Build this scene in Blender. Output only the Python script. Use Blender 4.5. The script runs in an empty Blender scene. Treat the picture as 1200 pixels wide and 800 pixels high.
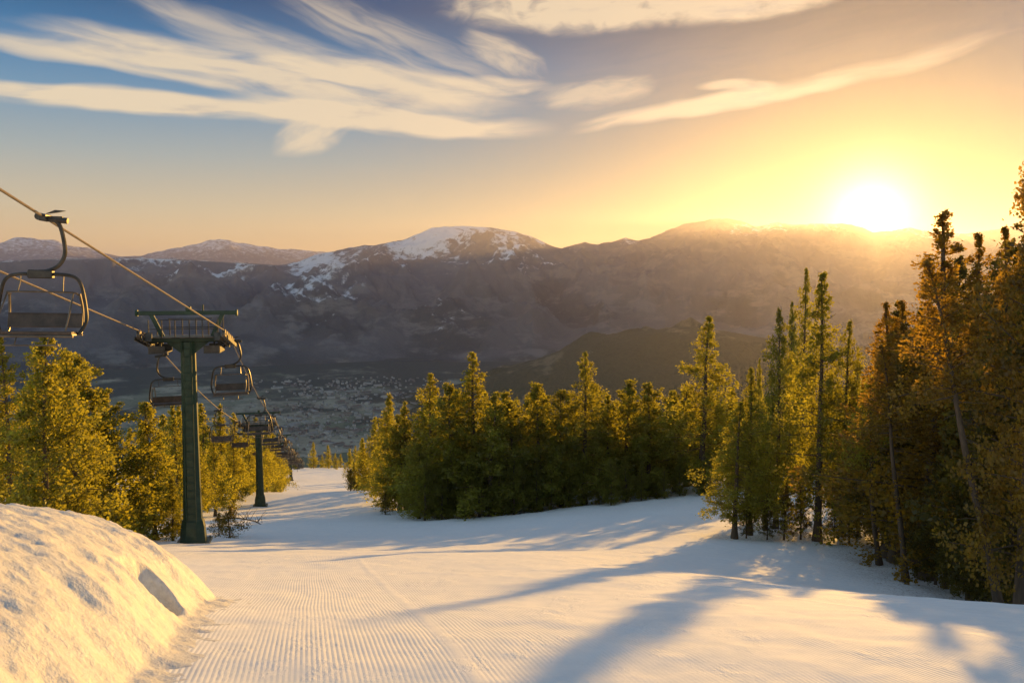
import bpy, math, random
import numpy as np
from mathutils import Vector, Matrix, Euler

# ------------------------------------------------------------------ camera
SC = bpy.context.scene
COL = SC.collection
R = math.radians
W0, H0, LENS = 1200.0, 800.0, 28.0
F = LENS / 36.0 * W0
PITCH = math.atan(65.0 / F)                       # looking slightly down
cam_d = bpy.data.cameras.new("camera")
cam_d.lens = LENS; cam_d.sensor_width = 36.0; cam_d.clip_start = 0.1; cam_d.clip_end = 120000.0
cam = bpy.data.objects.new("camera", cam_d); COL.objects.link(cam)
cam.location = (0, 0, 0); cam.rotation_euler = (math.pi / 2 - PITCH, 0, 0)
SC.camera = cam


def ray(px, py):
    v = Vector(((px - W0 / 2) / F, (H0 / 2 - py) / F, -1.0))
    return Euler((math.pi / 2 - PITCH, 0, 0)).to_matrix() @ v


def at(px, py, d):
    """World point on that line of sight at distance d along world Y."""
    v = ray(px, py)
    return v * (d / v.y)


# ------------------------------------------------------------------ sun, sky
SUN = ray(1020, 252).normalized()
SUN_EL = math.asin(SUN.z); SUN_AZ = math.atan2(SUN.x, SUN.y)
sun_d = bpy.data.lights.new("sun", 'SUN'); sun_d.energy = 5.0; sun_d.angle = R(0.55)
sun_d.color = (1.0, 0.53, 0.11)
sun = bpy.data.objects.new("sun", sun_d); COL.objects.link(sun)
sun.rotation_euler = (-SUN).to_track_quat('-Z', 'Y').to_euler()
SC.view_settings.view_transform = 'Standard'
SC.view_settings.look = 'None'
SC.view_settings.gamma = 1.0
SC.view_settings.exposure = 1.0
SKY_STRENGTH = 0.12
HAZE_DENSITY = 2.1e-5
HAZE_COLOR = (0.66, 0.66, 1.0, 1)
HAZE_G = 0.73
SUN_GLOW = ((2.2, 1.7, (3.0, 2.4, 1.3)), (5.0, 1.2, (.20, .08, .03)), (17, 1.4, (.0, .05, .03)))
SKY_TINT = (2.75, 1.95, 1.45)

SC.render.engine = 'CYCLES'
cy = SC.cycles
cy.use_denoising = True
try:
    cy.denoiser = 'OPENIMAGEDENOISE'
except Exception:
    pass
cy.max_bounces = 7; cy.diffuse_bounces = 4; cy.glossy_bounces = 2; cy.transmission_bounces = 4
cy.transparent_max_bounces = 6; cy.volume_bounces = 1
cy.caustics_reflective = False; cy.caustics_refractive = False
cy.sample_clamp_indirect = 6.0


class NT:
    """small helper for node trees"""
    def __init__(s, tree):
        s.t = tree; s.n = tree.nodes; s.l = tree.links
        for n in list(s.n): s.n.remove(n)

    def new(s, typ, **kw):
        n = s.n.new(typ)
        for k, v in kw.items(): setattr(n, k, v)
        return n

    def put(s, sock, v):
        if isinstance(v, bpy.types.NodeSocket): s.l.new(v, sock)
        elif v is not None:
            try: sock.default_value = v
            except Exception:
                sock.default_value = (*v, 1.0)

    def m(s, op, a, b=None, c=None, clamp=False):
        n = s.new('ShaderNodeMath', operation=op, use_clamp=clamp)
        for i, v in enumerate((a, b, c)):
            if v is not None: s.put(n.inputs[i], v)
        return n.outputs[0]

    def vm(s, op, a, b=None, out=0):
        n = s.new('ShaderNodeVectorMath', operation=op)
        s.put(n.inputs[0], a)
        if b is not None: s.put(n.inputs[1], b)
        return n.outputs[out]

    def mix(s, f, a, b, typ='MIX'):
        n = s.new('ShaderNodeMix', data_type='RGBA', blend_type=typ)
        s.put(n.inputs[0], f); s.put(n.inputs[6], a if not isinstance(a, tuple) or len(a) == 4 else (*a, 1)); s.put(n.inputs[7], b if not isinstance(b, tuple) or len(b) == 4 else (*b, 1))
        return n.outputs[2]

    def ss(s, v, lo, hi, a=0.0, b=1.0):
        n = s.new('ShaderNodeMapRange', interpolation_type='SMOOTHSTEP')
        s.put(n.inputs[0], v); s.put(n.inputs[1], lo); s.put(n.inputs[2], hi); s.put(n.inputs[3], a); s.put(n.inputs[4], b)
        return n.outputs[0]

    def noise(s, vec, scale, detail=4, rough=0.55, dist=0.0, out=0):
        n = s.new('ShaderNodeTexNoise')
        if vec is not None: s.put(n.inputs['Vector'], vec)
        n.inputs['Scale'].default_value = scale; n.inputs['Detail'].default_value = detail
        n.inputs['Roughness'].default_value = rough; n.inputs['Distortion'].default_value = dist
        return n.outputs[out]

    def comb(s, x, y, z=0.0):
        n = s.new('ShaderNodeCombineXYZ')
        for i, v in enumerate((x, y, z)): s.put(n.inputs[i], v)
        return n.outputs[0]

    def sep(s, v):
        n = s.new('ShaderNodeSeparateXYZ'); s.put(n.inputs[0], v)
        return n.outputs


def build_world():
    w = bpy.data.worlds.new("World"); SC.world = w; w.use_nodes = True
    T = NT(w.node_tree)
    D = T.vm('NORMALIZE', T.new('ShaderNodeTexCoord').outputs['Generated'])
    x, y, z = T.sep(D)
    az = T.m('ARCTAN2', x, y); el = T.m('ARCSINE', z)
    sky = T.new('ShaderNodeTexSky', sky_type='NISHITA', sun_disc=False)
    sky.sun_elevation = SUN_EL; sky.sun_rotation = SUN_AZ
    sky.altitude = 900; sky.air_density = 1.0; sky.dust_density = 0.4; sky.ozone_density = 2.0
    cosg = T.vm('DOT_PRODUCT', D, tuple(SUN), out=1)
    ang = T.m('ARCCOSINE', T.m('MINIMUM', cosg, 0.999999))

    def lobe(width, power=1.0):
        q = T.m('DIVIDE', ang, R(width))
        return T.m('EXPONENT', T.m('MULTIPLY', T.m('POWER', q, power), -1.0))

    def lin(c): return tuple(((k / 255 + .055) / 1.055) ** 2.4 if k > 10 else k / 3294 for k in c)
    U = 1.0 / (SKY_STRENGTH * 2 ** SC.view_settings.exposure)      # picture value 1 in sky units
    # the sunset side of the sky: a yellow horizon fading to deep blue
    ramp = T.new('ShaderNodeValToRGB'); T.l.new(T.m('DIVIDE', el, R(40)), ramp.inputs[0])
    stops = [(0, (240, 196, 130)), (2.6, (236, 198, 138)), (5, (212, 196, 160)), (8.5, (166, 178, 176)), (12, (112, 154, 182)), (15, (60, 126, 172)), (18.5, (14, 82, 130)), (25, (24, 80, 132)), (40, (60, 100, 150))]
    while len(ramp.color_ramp.elements) < len(stops): ramp.color_ramp.elements.new(.5)
    for e_, (d_, c_) in zip(ramp.color_ramp.elements, stops): e_.position = d_ / 40; e_.color = (*lin(c_), 1)
    west = T.vm('SCALE', ramp.outputs[0], None); T.put(west.node.inputs[3], T.m('MULTIPLY', T.m('SUBTRACT', 1.0, T.m('MULTIPLY', lobe(23, 1.6), .84)), U))
    for wd, pw, col in SUN_GLOW:
        c = T.vm('SCALE', tuple(k * U for k in col), None); T.put(c.node.inputs[3], lobe(wd, pw))
        west = T.vm('ADD', west, c)
    # away from the sunset and overhead: clear evening sky, brightened and reddened as fill for the shade
    below = T.ss(el, R(-7), R(-.5), 1, 0)
    away = T.m('MAXIMUM', T.ss(ang, R(58), R(90)), T.ss(el, R(23), R(44)))
    nish = T.vm('MULTIPLY', sky.outputs[0], SKY_TINT)
    skyc = T.mix(away, west, nish)
    skyc = T.mix(below, skyc, tuple(k * U for k in (.060, .062, .080)))

    # clouds, laid out by compass bearing and height above the horizon
    def ae(px, py):
        v = ray(px, py).normalized()
        return math.atan2(v.x, v.y), math.asin(v.z)

    dens = None
    # (centre px, centre py, half length px, half width px, angle deg in picture (ccw), strength, threshold, stretch)
    shapes = [
        (335, 55, 290, 30, -13, .60, .20, 8.0),
        (455, 42, 250, 44, -20, .60, .27, 8.0),
        (345, 90, 360, 40, -4, .95, .10, 6.0),
        (110, 70, 230, 13, -7, .75, .14, 9.0),
        (170, 124, 300, 19, 0, 1.1, .10, 8.0),
        (455, 139, 235, 22, -3, 1.1, .08, 7.0),
        (372, 153, 70, 30, 30, .9, .14, 2.5),
        (590, 66, 80, 28, -25, .8, .24, 3.0),
        (575, 100, 100, 15, -2, .8, .16, 5.0),
        (700, 0, 220, 46, 1, 1.2, .10, 2.2),
        (880, 4, 160, 26, 4, 1.1, .12, 3.0),
        (830, 124, 210, 13, 8, .95, .10, 7.0),
        (1010, 80, 200, 15, 8, .55, .14, 9.0),
        (700, 112, 95, 26, 6, .65, .16, 3.0),
        (870, 100, 60, 8, 2, .8, .10, 4.0),
        (900, 60, 420, 80, 6, .07, .2, 6.0),
    ]
    warp = T.noise(T.comb(T.m('MULTIPLY', az, 2.2), T.m('MULTIPLY', el, 5.0), 3.1), 2.0, 3, .5, out=1)
    wv = T.vm('SUBTRACT', warp, (0.5, .5, .5))
    wx, wy, wz = T.sep(wv)
    for i, (cx, cyy, L, Wd, a, st, th, stretch) in enumerate(shapes):
        a0, e0 = ae(cx, cyy); a = R(a)
        da = T.m('ADD', T.m('SUBTRACT', az, a0), T.m('MULTIPLY', wx, .08))
        de = T.m('ADD', T.m('SUBTRACT', el, e0), T.m('MULTIPLY', wy, .035))
        p = T.m('ADD', T.m('MULTIPLY', da, math.cos(a)), T.m('MULTIPLY', de, math.sin(a)))
        q = T.m('SUBTRACT', T.m('MULTIPLY', de, math.cos(a)), T.m('MULTIPLY', da, math.sin(a)))
        pl = T.m('DIVIDE', p, L / F * .92); ql = T.m('DIVIDE', q, Wd / F * .92)
        r2 = T.m('ADD', T.m('MULTIPLY', pl, pl), T.m('MULTIPLY', ql, ql))
        mask = T.m('MAXIMUM', T.m('SUBTRACT', 1.0, r2), 0.0)
        n = T.noise(T.comb(T.m('MULTIPLY', p, 60.0 / stretch), T.m('MULTIPLY', q, 60.0), i * 7.3), 1.0, 6, .52, .5)
        dn = T.m('MULTIPLY', mask, T.m('ADD', T.m('MULTIPLY', n, 1.25), .05))
        dn = T.ss(dn, th, th + .58, 0, st)
        dens = dn if dens is None else T.m('ADD', T.m('MULTIPLY', dn, T.m('SUBTRACT', 1.0, T.m('MULTIPLY', dens, .6))), dens)
    dens = T.m('MINIMUM', dens, 1.0)
    warmth = lobe(30, 1.0)
    ccol = T.mix(warmth, tuple(k * U for k in (.95, .76, .50)), tuple(k * U for k in (.62, .52, .40)))
    # soft grey undersides inside the thicker sheets
    n2 = T.noise(T.comb(T.m('MULTIPLY', az, 9.0), T.m('MULTIPLY', el, 42.0), 11.0), 1.0, 5, .6)
    ccol = T.mix(T.ss(n2, .52, .74, 0, .6), ccol, tuple(k * U for k in (.40, .39, .38)))
    final = T.mix(T.m('MULTIPLY', dens, .9), skyc, ccol)
    bg = T.new('ShaderNodeBackground'); T.put(bg.inputs[0], final); bg.inputs[1].default_value = SKY_STRENGTH
    out = T.new('ShaderNodeOutputWorld'); T.l.new(bg.outputs[0], out.inputs[0])
    w.cycles.sampling_method = 'MANUAL'; w.cycles.sample_map_resolution = 1024


build_world()

# ------------------------------------------------------------------ numeric helpers
rng = np.random.default_rng(7)
_P = np.random.default_rng(1).integers(0, 256, 512)
_A = np.random.default_rng(2).random(256) * 2 * math.pi


def perlin(x, y):
    xi = np.floor(x).astype(np.int64); yi = np.floor(y).astype(np.int64)
    xf = x - xi; yf = y - yi
    u = xf * xf * xf * (xf * (xf * 6 - 15) + 10); v = yf * yf * yf * (yf * (yf * 6 - 15) + 10)

    def g(ix, iy, dx, dy):
        a = _A[_P[(_P[ix & 255] + iy) & 255]]
        return np.cos(a) * dx + np.sin(a) * dy
    n0 = g(xi, yi, xf, yf) * (1 - u) + g(xi + 1, yi, xf - 1, yf) * u
    n1 = g(xi, yi + 1, xf, yf - 1) * (1 - u) + g(xi + 1, yi + 1, xf - 1, yf - 1) * u
    return (n0 * (1 - v) + n1 * v) * 1.4


def fbm(x, y, oct=5, gain=.5, off=0.0):
    s = 0; a = 1; f = 1
    for i in range(oct):
        s = s + a * perlin(x * f + 17.3 * i + off, y * f - 9.1 * i + off); a *= gain; f *= 2.03
    return s


def ridged(x, y, oct=6, gain=.5, off=0.0):
    s = 0; a = 1; f = 1; w = 1
    for i in range(oct):
        n = 1 - np.abs(perlin(x * f + 11.7 * i + off, y * f + 5.3 * i - off)); n = n * n * w
        w = np.clip(n * 1.6, 0, 1); s = s + a * n; a *= gain; f *= 2.07
    return s


def sstep(a, b, x):
    t = np.clip((x - a) / (b - a), 0, 1)
    return t * t * (3 - 2 * t)


# the slope: a fall-line profile, plus what the cross slope adds or takes away
_PY = np.array([-60, -30, 0, 5, 10, 20, 33, 50, 75, 90, 105, 120, 150, 190, 230, 262, 300, 400, 600.])
_PZ = np.array([9., 4., -1.75, -2.42, -3.85, -6.85, -10.7, -14.9, -20.7, -23.45, -27.9, -31.9, -38.8, -47.0, -54.0, -60.5, -73., -105., -170.])


def _pchip(x, xs, ys):
    h = np.diff(xs); dl = np.diff(ys) / h
    m = np.zeros_like(ys); m[1:-1] = (dl[:-1] * h[1:] + dl[1:] * h[:-1]) / (h[:-1] + h[1:]); m[0] = dl[0]; m[-1] = dl[-1]
    i = np.clip(np.searchsorted(xs, x) - 1, 0, len(h) - 1); t = (x - xs[i]) / h[i]
    t2 = t * t; t3 = t2 * t
    return (2 * t3 - 3 * t2 + 1) * ys[i] + (t3 - 2 * t2 + t) * h[i] * m[i] + (-2 * t3 + 3 * t2) * ys[i + 1] + (t3 - t2) * h[i] * m[i + 1]


_ctl = [(480, 608, 56), (560, 607, 54), (650, 595, 56), (740, 584, 57), (840, 573, 58),
        (870, 627, 31), (965, 632, 30), (1010, 647, 27), (1060, 675, 22), (1190, 725, 17), (1100, 690, 20),
        (227, 637, 33), (305, 593, 75), (400, 640, 31), (600, 642, 28), (720, 612, 42)]
_zero = [(-40, 20), (-40, 40), (-45, 75), (-60, 150), (-20, 100), (0, 120), (-40, 200), (0, 5), (0, 10), (4, 5), (-5, 8), (-8, 16),
         (3, 12), (0, 20), (0, -20), (20, -20), (-20, -20), (-70, 230), (0, 250), (60, 250)]
_cx = []; _cy = []; _cr = []
for a_, b_, d_ in _ctl:
    p_ = at(a_, b_, d_); _cx.append(p_.x); _cy.append(d_); _cr.append(p_.z - float(_pchip(np.array([d_ * 1.0]), _PY, _PZ)[0]))
for x_, y_ in _zero: _cx.append(x_); _cy.append(y_); _cr.append(0.0)
for x_, y_, r_ in ((16, 42, 0.8), (30, 55, 2.5), (40, 80, 3), (12, 8, -.35), (25, 25, -1.0), (20, 110, 2)): _cx.append(x_); _cy.append(y_); _cr.append(r_)
_cx = np.array(_cx); _cy = np.array(_cy); _cr = np.array(_cr)


def _k(x, y):
    # distances grow more slowly further out
    d2 = (x[..., None] - _cx) ** 2 + (y[..., None] - _cy) ** 2
    return np.sqrt(d2 + 25.0)


_KM = _k(_cx, _cy) - 0.0
_wt = np.linalg.solve(_KM + np.eye(len(_cx)) * 1e-3, _cr)


def ground(x, y):
    x = np.asarray(x, float); y = np.asarray(y, float)
    sh = x.shape; xf = x.ravel(); yf = y.ravel(); out = np.empty(xf.shape)
    for i in range(0, len(xf), 60000):
        a = xf[i:i + 60000]; b = yf[i:i + 60000]
        fade = sstep(340, 160, np.hypot(a, b)) if False else 1 - sstep(160, 320, np.hypot(a, b))
        out[i:i + 60000] = _pchip(b, _PY, _PZ) + (_k(a, b) @ _wt) * fade
    z = out + .10 * perlin(xf / 9, yf / 9) * (1 - sstep(0, .1, np.abs(xf) * 0)) * sstep(2, 14, np.hypot(xf, yf))
    return z.reshape(sh)


def gz(x, y): return float(ground(np.array([x]), np.array([y]))[0])


# ------------------------------------------------------------------ object helpers
def link(o, parent=None):
    COL.objects.link(o)
    if parent is not None: o.parent = parent
    return o


def mesh_np(name, V, Fq, mat, parent=None, smooth=False, attr=None):
    """V (n,3) ; Fq (m,3|4)"""
    me = bpy.data.meshes.new(name)
    V = np.ascontiguousarray(V, np.float32); Fq = np.ascontiguousarray(Fq, np.int32)
    k = Fq.shape[1]
    me.vertices.add(len(V)); me.vertices.foreach_set('co', V.ravel())
    me.loops.add(Fq.size); me.loops.foreach_set('vertex_index', Fq.ravel())
    me.polygons.add(len(Fq)); me.polygons.foreach_set('loop_start', np.arange(0, Fq.size, k, dtype=np.int32))
    me.polygons.foreach_set('loop_total', np.full(len(Fq), k, np.int32))
    if smooth: me.polygons.foreach_set('use_smooth', np.ones(len(Fq), bool))
    me.update(calc_edges=True)
    if attr is not None:
        a = me.attributes.new('tint', 'FLOAT', 'POINT'); a.data.foreach_set('value', np.ascontiguousarray(attr, np.float32))
    me.materials.append(mat)
    return link(bpy.data.objects.new(name, me), parent)


def grid_mesh(name, X, Y, Z, mat, **kw):
    n, m = X.shape
    idx = np.arange(n * m).reshape(n, m)
    Fq = np.stack([idx[:-1, :-1], idx[:-1, 1:], idx[1:, 1:], idx[1:, :-1]], -1).reshape(-1, 4)
    return mesh_np(name, np.stack([X, Y, Z], -1).reshape(-1, 3), Fq, mat, smooth=True, **kw)


class MB:
    def __init__(s): s.v = []; s.f = []

    def add(s, vs, fs):
        b = len(s.v); s.v += [tuple(v) for v in vs]; s.f += [tuple(i + b for i in f) for f in fs]

    def box(s, c, size, rot=None, ch=0.12):
        """box with chamfered long edges"""
        hx, hy, hz = (k / 2 for k in size); c = Vector(c)
        e = min(hx, hy, hz) * ch * 2
        M = rot if rot is not None else Matrix.Identity(3)
        vs = []
        for sx in (-1, 1):
            for sy in (-1, 1):
                for sz in (-1, 1):
                    vs += [(sx * (hx - e), sy * (hy - e), sz * hz), (sx * (hx - e), sy * hy, sz * (hz - e)), (sx * hx, sy * (hy - e), sz * (hz - e))]
        import bmesh
        bm = bmesh.new()
        for v in vs: bm.verts.new(M @ Vector(v) + c)
        bmesh.ops.convex_hull(bm, input=bm.verts)
        bm.verts.index_update()
        s.add([v.co.copy() for v in bm.verts], [[v.index for v in f.verts] for f in bm.faces]); bm.free()

    def tube(s, pts, r, n=8, cap=True):
        pts = [Vector(p) for p in pts]
        rs = r if isinstance(r, (list, tuple)) else [r] * len(pts)
        rings = []; up = None
        for i, p in enumerate(pts):
            t = (pts[min(i + 1, len(pts) - 1)] - pts[max(i - 1, 0)]).normalized()
            if up is None:
                up = Vector((0, 0, 1)) if abs(t.z) < .9 else Vector((1, 0, 0))
            a = t.cross(up).normalized(); up = a.cross(t).normalized()
            rings.append([p + (a * math.cos(2 * math.pi * k / n) + up * math.sin(2 * math.pi * k / n)) * rs[i] for k in range(n)])
        vs = [v for rg in rings for v in rg]; fs = []
        for i in range(len(pts) - 1):
            for k in range(n): fs.append((i * n + k, i * n + (k + 1) % n, (i + 1) * n + (k + 1) % n, (i + 1) * n + k))
        if cap: fs += [tuple(range(n - 1, -1, -1)), tuple((len(pts) - 1) * n + k for k in range(n))]
        s.add(vs, fs)

    def prism(s, secs):
        """secs: list of rings (same count) -> closed loft"""
        n = len(secs[0]); vs = [v for r_ in secs for v in r_]; fs = []
        for i in range(len(secs) - 1):
            for k in range(n): fs.append((i * n + k, i * n + (k + 1) % n, (i + 1) * n + (k + 1) % n, (i + 1) * n + k))
        fs += [tuple(range(n - 1, -1, -1)), tuple((len(secs) - 1) * n + k for k in range(n))]
        s.add(vs, fs)

    def build(s, name, mat, parent=None, smooth=False):
        me = bpy.data.meshes.new(name); me.from_pydata(s.v, [], s.f); me.update()
        if smooth:
            me.polygons.foreach_set('use_smooth', np.ones(len(me.polygons), bool))
            try: me.set_sharp_from_angle(angle=R(40))
            except Exception: pass
        me.materials.append(mat)
        return link(bpy.data.objects.new(name, me), parent)


def empty(name, loc, rz=0.0):
    o = link(bpy.data.objects.new(name, None)); o.location = loc; o.rotation_euler = (0, 0, rz); o.empty_display_size = .3
    return o


def tag(o, label=None, cat=None, group=None, kind=None):
    if label: o['label'] = label
    if cat: o['category'] = cat
    if group: o['group'] = group
    if kind: o['kind'] = kind
    return o


def copy_tree(o, parent=None):
    c = o.copy(); COL.objects.link(c)
    for k in ('label', 'category', 'group'):
        if parent is None and k in c: del c[k]
    if parent is not None: c.parent = parent
    for ch in o.children: copy_tree(ch, c)
    return c


# ------------------------------------------------------------------ materials
def material(name):
    m = bpy.data.materials.new(name); m.use_nodes = True
    return m, NT(m.node_tree)


def finish(T, shader, disp=None):
    o = T.new('ShaderNodeOutputMaterial'); T.l.new(shader, o.inputs[0])


def principled(T, col, rough=.6, spec=.3, normal=None, metal=0.0):
    p = T.new('ShaderNodeBsdfPrincipled')
    T.put(p.inputs['Base Color'], col if not isinstance(col, tuple) else (*col, 1))
    T.put(p.inputs['Roughness'], rough); T.put(p.inputs['Specular IOR Level'], spec); T.put(p.inputs['Metallic'], metal)
    if normal is not None: T.l.new(normal, p.inputs['Normal'])
    return p


def bump(T, h, strength, dist, prev=None):
    b = T.new('ShaderNodeBump'); b.inputs['Strength'].default_value = strength; b.inputs['Distance'].default_value = dist
    T.l.new(h, b.inputs['Height'])
    if prev is not None: T.l.new(prev, b.inputs['Normal'])
    return b.outputs[0]


LIFT_DIR = Vector((-.25, 1, 0)).normalized()


def mat_snow_slope():
    m, T = material('groomed_snow')
    geo = T.new('ShaderNodeNewGeometry'); P = geo.outputs['Position']
    x, y, z = T.sep(P)
    # corduroy left by the groomer: fine ridges along the fall line, wavering a little
    wob = T.noise(P, .25, 2, .5)
    u = T.m('ADD', T.m('MULTIPLY', x, LIFT_DIR.y), T.m('MULTIPLY', y, -LIFT_DIR.x))
    u = T.m('ADD', u, T.m('MULTIPLY', wob, .14))
    per = .017
    tri = T.m('PINGPONG', u, per)
    tri = T.m('DIVIDE', tri, per)
    tri = T.m('POWER', tri, .8)
    patch = T.ss(T.noise(P, .35, 6, .65), .36, .58, .15, 1.0)
    scuff = T.noise(T.vm('MULTIPLY', P, (1.0, .45, 1.0)), 1.6, 6, .68)
    fine = T.noise(P, 55.0, 4, .65)
    lump = T.noise(P, 5.0, 5, .6)
    wide = T.noise(P, .9, 3, .5)
    # seams between two groomer passes
    lane = T.m('ABSOLUTE', T.m('SUBTRACT', T.m('MODULO', T.m('ADD', u, 401.1), 4.3), 2.15))
    seam = T.ss(lane, 0.0, .10, 1.0, 0.0)
    cord = T.m('MULTIPLY', T.m('MULTIPLY', tri, patch), T.m('SUBTRACT', 1.0, seam))
    n = bump(T, wide, .35, .07)
    n = bump(T, T.ss(scuff, .52, .70), .45, .02, n)
    n = bump(T, lump, .3, .015, n)
    n = bump(T, cord, .8, .0042, n)
    n = bump(T, seam, .4, .015, n)
    n = bump(T, fine, .35, .004, n)
    col = T.mix(T.ss(lump, .3, .75), (.80, .83, .87), (.88, .89, .91))
    # scattered needles and grit
    grit = T.ss(T.noise(P, 38.0, 2, .7), .74, .80, 0, .35)
    col = T.mix(grit, col, (.35, .30, .24))
    lit = T.new('ShaderNodeAttribute', attribute_name='litter').outputs['Fac']
    sp = T.ss(T.noise(P, 16.0, 4, .75), .50, .66)
    col = T.mix(T.m('MULTIPLY', T.m('MULTIPLY', lit, sp), .8), col, (.16, .11, .07))
    p = principled(T, col, .8, .02, n)
    finish(T, p.outputs[0]); return m


def mat_snow_bank():
    m, T = material('ploughed_snow')
    geo = T.new('ShaderNodeNewGeometry'); P = geo.outputs['Position']
    a = T.noise(P, 3.0, 6, .62); b = T.noise(P, 18.0, 5, .65); c = T.noise(P, 70.0, 3, .6)
    n = bump(T, a, .5, .05); n = bump(T, b, .7, .02, n); n = bump(T, c, .4, .004, n)
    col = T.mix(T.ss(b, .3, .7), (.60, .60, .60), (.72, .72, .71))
    dirt = T.ss(T.noise(P, 6.0, 6, .7), .60, .78, 0, .22)
    col = T.mix(dirt, col, (.45, .40, .34))
    p = principled(T, col, .55, .25, n)
    p.inputs['Subsurface Weight'].default_value = .35
    p.inputs['Subsurface Radius'].default_value = (.10, .08, .06)
    finish(T, p.outputs[0]); return m


def mat_foliage(name, c1, c2, tr, trans=.5):
    m, T = material(name)
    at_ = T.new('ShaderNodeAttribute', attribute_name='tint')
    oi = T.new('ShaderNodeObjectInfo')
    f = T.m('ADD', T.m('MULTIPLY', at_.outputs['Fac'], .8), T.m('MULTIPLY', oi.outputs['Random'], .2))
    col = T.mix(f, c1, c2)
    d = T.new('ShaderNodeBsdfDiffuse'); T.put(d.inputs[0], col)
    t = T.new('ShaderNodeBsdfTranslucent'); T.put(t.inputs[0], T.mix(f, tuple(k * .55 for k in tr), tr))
    mx = T.new('ShaderNodeMixShader'); mx.inputs[0].default_value = trans
    T.l.new(d.outputs[0], mx.inputs[1]); T.l.new(t.outputs[0], mx.inputs[2])
    g = T.new('ShaderNodeBsdfGlossy'); g.inputs['Roughness'].default_value = .45; T.put(g.inputs[0], (.5, .5, .45, 1))
    m2 = T.new('ShaderNodeMixShader'); m2.inputs[0].default_value = .05
    T.l.new(mx.outputs[0], m2.inputs[1]); T.l.new(g.outputs[0], m2.inputs[2])
    finish(T, m2.outputs[0]); return m


def mat_bark():
    m, T = material('bark')
    P = T.new('ShaderNodeTexCoord').outputs['Object']
    n = T.noise(T.vm('MULTIPLY', P, (9, 9, 1.8)), 1.5, 5, .65)
    col = T.mix(n, (.035, .024, .016), (.17, .125, .09))
    p = principled(T, col, .85, .2, bump(T, n, .8, .02)); finish(T, p.outputs[0]); return m


def mat_metal(name, c1, c2, rough=.5, metal=0.0, scale=3.0):
    m, T = material(name)
    P = T.new('ShaderNodeTexCoord').outputs['Object']
    n = T.noise(P, scale, 6, .65); s = T.noise(T.vm('MULTIPLY', P, (6, 6, .7)), 2.0, 4, .6)
    col = T.mix(T.ss(n, .35, .7), c1, c2)
    col = T.mix(T.ss(s, .58, .75, 0, .45), col, tuple(k * .45 + .01 for k in c1))
    p = principled(T, col, rough, .4, bump(T, n, .15, .01), metal); finish(T, p.outputs[0]); return m


def mat_flat(name, c1, c2, scale, rough=.8):
    m, T = material(name)
    P = T.new('ShaderNodeTexCoord').outputs['Object']
    p = principled(T, T.mix(T.ss(T.noise(P, scale, 5, .6), .35, .65), c1, c2), rough, .2); finish(T, p.outputs[0]); return m


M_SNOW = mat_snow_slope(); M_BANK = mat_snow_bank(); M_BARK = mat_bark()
M_LEAF = mat_foliage('needle_foliage', (.060, .066, .013), (.17, .155, .028), (.72, .66, .05), .56)
M_LEAF_GOLD = mat_foliage('golden_foliage', (.056, .066, .014), (.155, .15, .03), (.64, .59, .048), .56)
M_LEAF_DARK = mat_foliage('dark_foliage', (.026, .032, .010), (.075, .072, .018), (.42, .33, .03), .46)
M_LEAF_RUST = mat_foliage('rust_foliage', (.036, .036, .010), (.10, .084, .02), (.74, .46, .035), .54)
M_GREEN = mat_metal('green_paint', (.013, .036, .022), (.030, .062, .038), .42)
M_DARK = mat_metal('dark_steel', (.035, .032, .030), (.085, .075, .065), .4, .5)
M_WARM = mat_metal('galvanised_tube', (.10, .085, .07), (.20, .17, .14), .35, .6)
M_SEAT = mat_metal('seat_boards', (.05, .035, .028), (.10, .07, .055), .55)
M_ROPE = mat_metal('steel_rope', (.20, .16, .12), (.34, .28, .22), .4, .6, 30)

# ------------------------------------------------------------------ land
def polar(a0, a1, na, r0, r1, nr, log=True):
    a = np.linspace(R(a0), R(a1), na)
    r = np.exp(np.linspace(math.log(r0), math.log(r1), nr)) if log else np.linspace(r0, r1, nr)
    A, RR = np.meshgrid(a, r)
    return A, RR, np.sin(A) * RR, np.cos(A) * RR


def slope_mesh():
    a = np.concatenate([np.linspace(-180, -56, 40)[:-1], np.linspace(-56, 56, 520), np.linspace(56, 180, 40)[1:]])
    a = np.radians(a); r = np.exp(np.linspace(math.log(.6), math.log(330), 560))
    A, RR = np.meshgrid(a, r); X = np.sin(A) * RR; Y = np.cos(A) * RR
    Z = ground(X, np.maximum(Y, -58))
    # keep everything behind the camera on the same hillside; lumps at the piste edge
    Z += .05 * fbm(X / 3.1, Y / 3.1, 3) * sstep(6, 20, RR) + .012 * fbm(X * 1.7, Y * 1.7, 3)
    o = grid_mesh('snow_slope', X, Y, Z, M_SNOW); tag(o, kind='structure'); return o


slope_mesh()

VALLEY = -820.0


def valley_h(A, RR, X, Y):
    d = RR
    down = -78 - (d - 310) * .285
    z = np.maximum(down, VALLEY + 25 * fbm(X / 1500, Y / 1500, 4) + 60 * sstep(6500, 9500, d))
    s = sstep(2300, 3300, d)
    return z * (1 - 0) + 18 * fbm(X / 220, Y / 220, 4) * (1 - s) * sstep(310, 420, d)


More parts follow.
